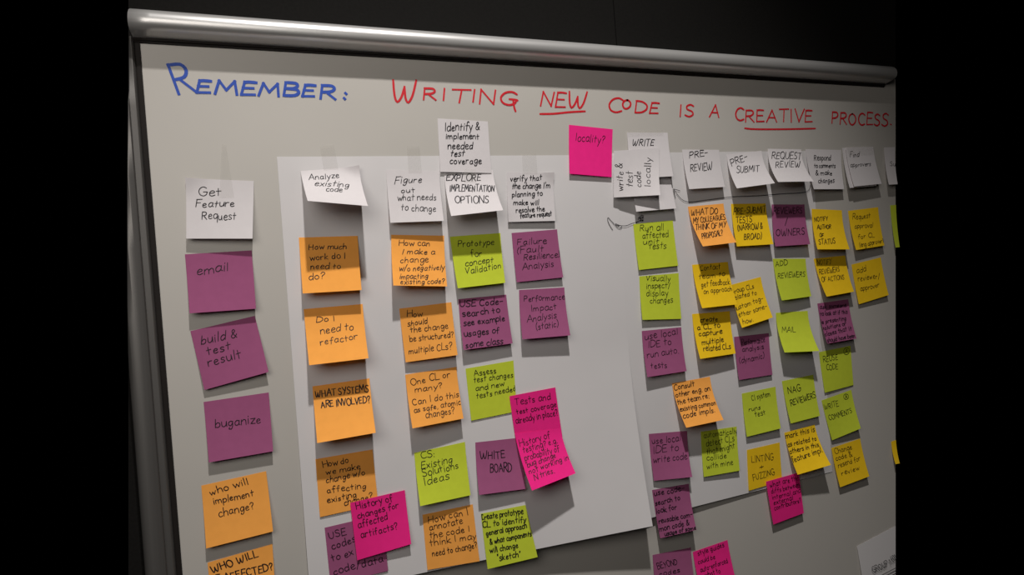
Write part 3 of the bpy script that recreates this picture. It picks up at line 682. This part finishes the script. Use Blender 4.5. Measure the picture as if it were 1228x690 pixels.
 ('lime', [(1107.02, 117.98, 0.7), (1122.55, 118.66, 0.7), (1112.29, 34.85, 9.0), (1100.97, 34.53, 9.0)], (0, 0, 0.12), 0.98, [], 'lime green sticky note cut short by the end of the board, beside "Request approval"'),
 ('yellow', [(633.32, 26.65, 1.05), (707.48, 27.72, 1.04), (704.96, -45.91, 18.68), (632.71, -46.91, 19.25)], (0, 0, 0.12), 0.98,
  [('Contact', (0.2, 0.17), (0.76, 0.15), (0.2, 0.03), (0.76, 0.01)), ('team to', (0.12, 0.36), (0.86, 0.34), (0.13, 0.23), (0.87, 0.21)), ('get feedback', (0.14, 0.55), (0.95, 0.54), (0.15, 0.42), (0.97, 0.41)),
   ('on approach', (0.16, 0.7), (0.97, 0.7), (0.18, 0.58), (0.99, 0.58))],
  'yellow sticky note reading "Contact team to get feedback on approach"'),
 ('yellow', [(625.6, -55.97, 1.04), (703.28, -57.29, 1.08), (696.48, -128.87, 15.66), (621.4, -129.77, 18.83)], (0, 0, 0.12), 1.3,
  [('create', (0.19, 0.22), (0.65, 0.22), (0.19, 0.1), (0.65, 0.1)), ('a CL to', (0.09, 0.39), (0.7, 0.38), (0.09, 0.27), (0.7, 0.25)), ('capture', (0.1, 0.53), (0.73, 0.53), (0.11, 0.42), (0.74, 0.41)),
   ('multiple', (0.14, 0.72), (0.73, 0.72), (0.15, 0.6), (0.74, 0.6)), ('related CLs', (0.14, 0.86), (0.89, 0.88), (0.16, 0.74), (0.9, 0.76))],
  'yellow sticky note reading "create a CL to capture multiple related CLs"'),
 ('yellow', [(709.05, -12.55, 1.07), (775.41, -2.42, 1.29), (779.13, -74.4, 18.43), (710.12, -86.48, 19.87)], (0, 0, 0.12), 0.98,
  [('Group CLs', (-0.02, 0.23), (0.72, 0.23), (-0.04, 0.1), (0.71, 0.1)), ('related to', (-0.03, 0.37), (0.75, 0.4), (-0.04, 0.26), (0.75, 0.28)), ('custom tog-', (-0.06, 0.62), (0.9, 0.58), (-0.07, 0.51), (0.89, 0.46)),
   ('ether some-', (0.02, 0.77), (0.94, 0.78), (0.02, 0.66), (0.94, 0.67)), ('how.', (0.07, 0.94), (0.39, 0.95), (0.08, 0.83), (0.41, 0.84))],
  'yellow sticky note about grouping CLs together, tucked under the "Contact team" note'),
 ('orange', [(574.72, -166.33, 2.02), (651.08, -164.34, 1.75), (646.26, -231.19, 34.0), (575.91, -234.54, 30.25)], (0, 0, 0.12), 1.3,
  [('Consult', (0.02, 0.18), (0.56, 0.17), (0.02, 0.04), (0.55, 0.04)), ('other eng. on', (0.02, 0.35), (0.94, 0.34), (0.03, 0.24), (0.94, 0.21)), ('the team re:', (0.01, 0.52), (0.86, 0.51), (0.02, 0.4), (0.87, 0.39)),
   ('existing common', (0.01, 0.67), (0.97, 0.68), (0.03, 0.57), (0.99, 0.57)), ('code impls.', (0.02, 0.82), (0.87, 0.82), (0.04, 0.7), (0.9, 0.71))],
  'curled orange sticky note starting "Consult other eng. on the team"'),
 ('purple', [(707.83, -102.36, 1.21), (783.28, -102.72, 1.4), (779.34, -175.38, 6.7), (705.15, -175.71, 8.41)], (0, 0, 0.12), 0.98,
  [('Performance', (0.2, 0.23), (0.87, 0.22), (0.19, 0.09), (0.86, 0.07)), ('analysis', (0.2, 0.39), (0.82, 0.38), (0.19, 0.27), (0.81, 0.26)), ('(dynamic)', (0.08, 0.64), (0.81, 0.6), (0.07, 0.51), (0.79, 0.47))],
  'purple sticky note reading "Performance analysis (dynamic)"'),
 ('lime', [(805.71, 28.25, 1.34), (881.24, 24.47, 1.13), (877.06, -44.33, 11.44), (804.58, -46.72, 15.52)], (0, 0, 0.12), 0.98,
  [('ADD', (0.05, 0.2), (0.43, 0.17), (0.05, 0.06), (0.43, 0.02)), ('REVIEWERS', (0.05, 0.5), (0.92, 0.49), (0.07, 0.38), (0.93, 0.35))], 'lime green sticky note reading "ADD REVIEWERS"'),
 ('lime', [(802.72, -68.39, 1.36), (876.64, -70.73, 0.95), (865.48, -141.09, 30.32), (793.34, -136.67, 24.13)], (0, 0, 0.12), 0.98, [('MAIL', (0.1, 0.54), (0.51, 0.53), (0.13, 0.4), (0.54, 0.4))],
  'lime green sticky note reading "MAIL"'),
 ('yellow', [(900.61, 23.51, 0.97), (978.89, 25.9, 0.7), (976.46, -43.01, 15.39), (908.2, -47.42, 15.9)], (0, 0, 0.12), 0.98,
  [('NOTIFY', (0.06, 0.18), (0.51, 0.21), (0.09, 0.04), (0.54, 0.06)), ('REVIEWERS', (0.05, 0.45), (0.73, 0.43), (0.07, 0.32), (0.74, 0.29)), ('OF ACTIONS', (0.04, 0.64), (0.8, 0.66), (0.07, 0.52), (0.83, 0.54))],
  'yellow sticky note reading "NOTIFY REVIEWERS OF ACTIONS"'),
 ('yellow', [(992.74, 7.67, 0.7), (1069.95, 17.61, 0.7), (1074.84, -56.0, 7.09), (998.31, -68.17, 4.77)], (0, 0, 0.12), 0.98,
  [('add', (0.12, 0.26), (0.44, 0.27), (0.12, 0.11), (0.43, 0.12)), ('reviewer/', (0.12, 0.46), (0.84, 0.54), (0.13, 0.31), (0.85, 0.39)), ('approver', (0.14, 0.72), (0.76, 0.74), (0.13, 0.6), (0.76, 0.62))],
  'yellow sticky note reading "add reviewer/approver"'),
 ('purple', [(901.16, -59.18, 0.76), (977.7, -56.82, 0.7), (974.78, -130.11, 14.06), (903.51, -132.55, 13.76)], (0, 0, 0.12), 1.3,
  [('ask someone', (0.05, 0.15), (0.9, 0.2), (0.06, 0.04), (0.91, 0.09)), ('to look at if this', (0.02, 0.33), (0.9, 0.37), (0.03, 0.22), (0.91, 0.26)), ('is presenting', (-0.01, 0.53), (0.82, 0.53), (0.0, 0.42), (0.83, 0.42)),
   ('solutions or', (-0.02, 0.68), (0.78, 0.66), (-0.01, 0.58), (0.78, 0.56)), ('closes that it', (-0.01, 0.83), (0.92, 0.79), (0.0, 0.73), (0.92, 0.68)),
   ('should have been', (0.0, 0.98), (0.95, 0.97), (0.02, 0.88), (0.96, 0.87))],
  'purple sticky note full of small black writing, between "NOTIFY REVIEWERS" and "REUSE CODE"'),
 ('lime', [(895.4, -148.19, 0.76), (973.9, -144.1, 0.7), (971.72, -217.63, 2.0), (899.17, -222.8, 3.32)], (0, 0, 0.12), 0.98,
  [('REUSE', (0.1, 0.28), (0.56, 0.29), (0.09, 0.13), (0.55, 0.14)), ('CODE', (0.16, 0.49), (0.53, 0.53), (0.16, 0.36), (0.53, 0.39)), ('©', (0.76, 0.22), (0.94, 0.22), (0.74, 0.05), (0.91, 0.05))],
  'lime green sticky note reading "REUSE CODE" with a circled mark'),
 ('lime', [(892.25, -236.26, 1.0), (966.85, -226.25, 0.7), (971.76, -297.3, 10.35), (905.77, -310.6, 4.75)], (0, 0, 0.12), 0.98,
  [('WRITE', (0.02, 0.25), (0.49, 0.29), (0.02, 0.11), (0.49, 0.15)), ('COMMENTS', (0.09, 0.55), (0.87, 0.58), (0.08, 0.42), (0.86, 0.45)), ('©', (0.71, 0.19), (0.89, 0.2), (0.69, 0.02), (0.87, 0.04))],
  'lime green sticky note reading "WRITE COMMENTS" with a circled mark'),
 ('lime', [(803.83, -190.31, 1.67), (877.69, -187.41, 0.97), (877.09, -260.96, 9.46), (808.65, -264.97, 9.39)], (0, 0, 0.12), 1.3,
  [('NAG', (0.13, 0.34), (0.54, 0.33), (0.12, 0.18), (0.52, 0.17)), ('REVIEWERS', (0.14, 0.63), (0.98, 0.57), (0.12, 0.5), (0.95, 0.43))], 'lime green sticky note reading "NAG REVIEWERS"'),
 ('lime', [(713.98, -200.94, 2.12), (788.39, -198.19, 1.82), (784.69, -269.75, 10.74), (711.18, -273.72, 9.55)], (0, 0, 0.12), 0.98,
  [('CI system', (0.27, 0.22), (0.82, 0.21), (0.25, 0.08), (0.79, 0.06)), ('runs', (0.15, 0.46), (0.49, 0.48), (0.15, 0.35), (0.49, 0.37)), ('test', (0.31, 0.62), (0.63, 0.62), (0.3, 0.49), (0.61, 0.49))],
  'lime green sticky note reading "CI system runs test"'),
 ('yellow', [(799.43, -281.31, 2.3), (871.16, -277.52, 1.38), (873.32, -344.47, 28.15), (803.33, -351.53, 21.36)], (0, 0, 0.12), 1.3,
  [('mark this is', (0.01, 0.16), (0.95, 0.18), (0.0, 0.02), (0.95, 0.03)), ('as related to', (-0.0, 0.37), (0.92, 0.41), (0.0, 0.25), (0.93, 0.29)), ('others in this', (0.0, 0.54), (0.92, 0.56), (0.01, 0.43), (0.94, 0.45)),
   ('feature impl.', (-0.02, 0.74), (0.96, 0.7), (-0.02, 0.61), (0.98, 0.57))],
  'yellow sticky note reading "mark this as related to others in this feature impl."'),
 ('yellow', [(906.25, -325.62, 1.24), (979.02, -319.25, 0.7), (984.53, -389.04, 9.03), (912.49, -396.9, 7.82)], (0, 0, 0.12), 0.98,
  [('Change', (0.09, 0.2), (0.67, 0.2), (0.06, 0.05), (0.64, 0.05)), ('code &', (0.07, 0.36), (0.62, 0.39), (0.06, 0.23), (0.61, 0.26)), ('resend for', (0.1, 0.55), (0.86, 0.56), (0.08, 0.42), (0.85, 0.43)),
   ('review', (0.15, 0.75), (0.76, 0.77), (0.14, 0.63), (0.75, 0.65))],
  'yellow sticky note reading "Change code & resend for review"'),
 ('yellow', [(1057.69, -337.34, 0.7), (1070.76, -336.15, 0.7), (1065.07, -378.23, 9.0), (1054.01, -377.97, 9.0)], (0, 0, 0.12), 0.98, [], 'yellow sticky note cut short by the end of the board, beside "Change code"'),
 ('yellow', [(714.15, -298.06, 3.48), (787.06, -296.47, 2.6), (783.88, -363.15, 4.68), (709.04, -366.69, 6.04)], (0, 0, 0.12), 0.98,
  [('LINTING', (0.13, 0.36), (0.78, 0.43), (0.11, 0.19), (0.76, 0.25)), ('+', (0.35, 0.57), (0.47, 0.57), (0.33, 0.45), (0.45, 0.45)), ('FUZZING', (0.15, 0.8), (0.79, 0.79), (0.11, 0.65), (0.75, 0.64))],
  'dark yellow sticky note reading "LINTING + FUZZING"'),
 ('pink', [(745.96, -357.14, 7.5), (819.85, -353.96, 7.5), (822.63, -426.1, 8.7), (753.34, -432.51, 8.7)], (0, 0, 0.12), 0.98,
  [('what are the', (0.09, 0.17), (0.97, 0.18), (0.07, 0.03), (0.94, 0.04)), ('diffs between', (0.1, 0.32), (0.97, 0.35), (0.08, 0.2), (0.95, 0.23)), ('internal and', (0.1, 0.46), (0.99, 0.51), (0.09, 0.35), (0.97, 0.39)),
   ('external', (0.11, 0.59), (0.72, 0.61), (0.1, 0.48), (0.7, 0.5)), ('contributors?', (0.11, 0.71), (0.97, 0.73), (0.09, 0.6), (0.94, 0.62))],
  'pink sticky note about internal and external contributors, overlapping the "LINTING" note'),
 ('purple', [(522.22, -241.43, 4.07), (595.72, -247.46, 3.55), (586.94, -317.92, 20.45), (520.05, -314.54, 12.13)], (0, 0, 0.12), 0.98,
  [('use local', (0.07, 0.24), (0.82, 0.22), (0.06, 0.08), (0.81, 0.05)), ('IDE to', (0.07, 0.45), (0.74, 0.43), (0.07, 0.3), (0.73, 0.27)), ('write code', (0.04, 0.65), (0.94, 0.64), (0.04, 0.51), (0.94, 0.5))],
  'purple sticky note reading "use local IDE to write code"'),
 ('purple', [(518.46, -330.29, 7.15), (589.42, -333.11, 5.96), (587.97, -404.22, 19.12), (522.1, -405.99, 14.15)], (0, 0, 0.12), 1.3,
  [('use code-', (0.04, 0.14), (0.86, 0.14), (0.03, 0.01), (0.85, -0.0)), ('search to', (0.03, 0.35), (0.71, 0.33), (0.02, 0.24), (0.7, 0.21)), ('look for', (0.02, 0.52), (0.58, 0.51), (0.01, 0.41), (0.57, 0.4)),
   ('reusable com-', (0.04, 0.72), (0.96, 0.73), (0.03, 0.62), (0.96, 0.63)), ('mon code &', (0.02, 0.87), (0.84, 0.87), (0.01, 0.77), (0.83, 0.76)), ('usage of some', (0.13, 0.97), (0.99, 0.99), (0.13, 0.89), (0.99, 0.91))],
  'purple sticky note reading "use code-search to look for reusable common code"'),
 ('purple', [(514.08, -435.9, 0.7), (587.16, -439.52, 0.7), (585.27, -510.91, 9.0), (510.8, -504.94, 9.0)], (0, 0, 0.12), 0.98,
  [('BEYOND', (0.11, 0.36), (0.62, 0.32), (0.08, 0.22), (0.59, 0.18)), ('codes', (0.13, 0.52), (0.66, 0.51), (0.12, 0.41), (0.65, 0.4))], 'purple sticky note beside the pink "style guides" note, lowest of its column'),
 ('pink', [(590.51, -447.8, 0.7), (661.4, -442.75, 0.7), (666.17, -510.77, 9.0), (594.33, -511.28, 10.0)], (0, 0, 0.12), 0.98,
  [('style guides', (0.13, 0.14), (0.88, 0.14), (0.11, 0.0), (0.86, 0.01)), ('could be', (0.09, 0.35), (0.57, 0.36), (0.08, 0.23), (0.56, 0.24)), ('auto-enforced', (0.11, 0.56), (0.9, 0.54), (0.1, 0.44), (0.88, 0.42)),
   ('what to', (0.22, 0.71), (0.63, 0.71), (0.2, 0.59), (0.62, 0.59))],
  'pink sticky note reading "style guides could be auto-enforced"'),
 ('lime', [(622.74, -252.88, 3.44), (696.96, -255.16, 2.94), (690.17, -327.68, 10.38), (617.49, -326.22, 9.09)], (0, 0, 0.12), 0.98,
  [('automatically', (0.08, 0.16), (1.01, 0.17), (0.06, 0.02), (0.99, 0.03)), ('detect CLs', (0.13, 0.37), (0.92, 0.34), (0.1, 0.22), (0.89, 0.18)), ('that might', (0.13, 0.55), (0.92, 0.51), (0.11, 0.41), (0.89, 0.37)),
   ('collide', (0.12, 0.68), (0.67, 0.68), (0.11, 0.56), (0.66, 0.56)), ('with mine', (0.1, 0.85), (0.83, 0.85), (0.09, 0.73), (0.81, 0.72))],
  'lime green sticky note reading "automatically detect CLs that might collide with mine"')]

GROUPS = {'white': 'white heading notes on the whiteboard', 'orange': 'orange sticky notes on the whiteboard', 'purple': 'purple sticky notes on the whiteboard',
          'lime': 'lime green sticky notes on the whiteboard', 'pink': 'pink sticky notes on the whiteboard', 'yellow': 'yellow sticky notes on the whiteboard'}

for col, corners, corner, width, lines, label in NOTES:
    S = note_surface(corners, corner)
    org = P(*S(0.5, 0))
    o = link('sticky_note', paper('sticky_note', S, 12, 18, 0.15, org), M[col])
    o.location = org
    tag(o, label, 'sticky note', GROUPS[col])
    st = []
    for text, p00, p10, p01, p11 in lines:
        for s in lay_out(text):
            row = []
            for x, y in refine(s, 0.12):
                u = (p00[0] * (1 - x) + p10[0] * x) * (1 - y) + (p01[0] * (1 - x) + p11[0] * x) * y
                v = (p00[1] * (1 - x) + p10[1] * x) * (1 - y) + (p01[1] * (1 - x) + p11[1] * x) * y
                row.append(frame_at(S, min(0.985, max(0.015, u)), min(0.985, max(0.015, v))))
            st.append(row)
    if st:
        vs, fs = ribbon(st, width, 0.3)
        link('lettering', mesh('lettering', [v - org for v in vs], fs), M['ink'], o)

# ---------------------------------------------------------------- clear tape and the printed page
for q, label in [([(-73.24, 220.17, 1.6), (-68.43, 219.16, 1.6), (-62.95, 149.85, 2.6), (-80.45, 150.13, 2.6)], 'clear tape over the top of the "Get Feature Request" note'),
 ([(46.95, 218.6, 1.6), (65.64, 221.72, 1.6), (69.42, 182.05, 2.6), (50.36, 182.08, 2.6)], 'clear tape over the top of the "Analyze existing code" note'),
 ([(165.42, 220.84, 1.6), (183.44, 221.69, 1.6), (183.91, 181.89, 2.6), (164.77, 181.92, 2.6)], 'clear tape over the top of the "Figure out" note'),
 ([(340.17, 211.17, 1.7), (363.59, 212.03, 1.7), (362.71, 180.35, 2.6), (338.71, 180.39, 2.6)], 'clear tape over the top of the "verify that" note'),
 ([(244.12, 186.87, 7.4), (262.51, 186.89, 7.4), (263.6, 167.25, 7.2), (243.95, 167.39, 7.2)], 'clear tape joining the "Identify" note to the "EXPLORE" note'),
 ([(1001.58, 230.27, 4.6), (1066.7, 233.9, 4.6), (1068.58, 215.7, 5.0), (1003.45, 212.73, 5.0)], 'clear tape over the top of the "Find approvers" note'),
 ([(526.3, 250.83, 2.8), (594.98, 253.11, 2.8), (595.78, 245.39, 3.0), (527.01, 242.61, 3.0)], 'clear tape along the top of the "WRITE" note')]:
    org = P(*q[0])
    tl, tr, br, bl = q
    f = lambda u, v: tuple((1 - u) * (1 - v) * tl[k] + u * (1 - v) * tr[k] + u * v * br[k] + (1 - u) * v * bl[k] for k in (0, 1, 2))
    o = link('clear_tape', paper('clear_tape', f, 3, 8, 0.06, org), M['tape'])
    o.location = org
    tag(o, label, 'tape', 'clear tape strips on the whiteboard')

PAGE = [(948.89, -514.31, 1.5), (1050.23, -497.44, 1.5), (1031.53, -632.97, 4.0), (956.11, -614.11, 5.0)]
f = lambda u, v: tuple((1 - u) * (1 - v) * PAGE[0][k] + u * (1 - v) * PAGE[1][k] + u * v * PAGE[2][k] + (1 - u) * v * PAGE[3][k] for k in (0, 1, 2))
org = P(*PAGE[0])
o = link('printed_page', paper('printed_page', f, 8, 12, 0.15, org), M['sheet'])
o.location = org
tag(o, 'tilted white printed page headed "GROUP 1", in the lowest corner of the board', 'paper')
board_ink('lettering', [('GROUP 1', (979.92, -569.34), (1026.79, -563.95), (-5.6, 11.91)), ('(01', (1030.69, -559.87), (1042.51, -557.1), (-6.92, 10.52))], [[(994.79, -578.86), (1019.23, -575.23), (1041.94, -572.31)], [(1004.17, -583.07), (1022.95, -580.19), (1041.32, -577.76)], [(1013.7, -586.5), (1026.75, -584.56), (1040.76, -582.6)]], 1.2, M['ink'], None, 5.2, o, org)
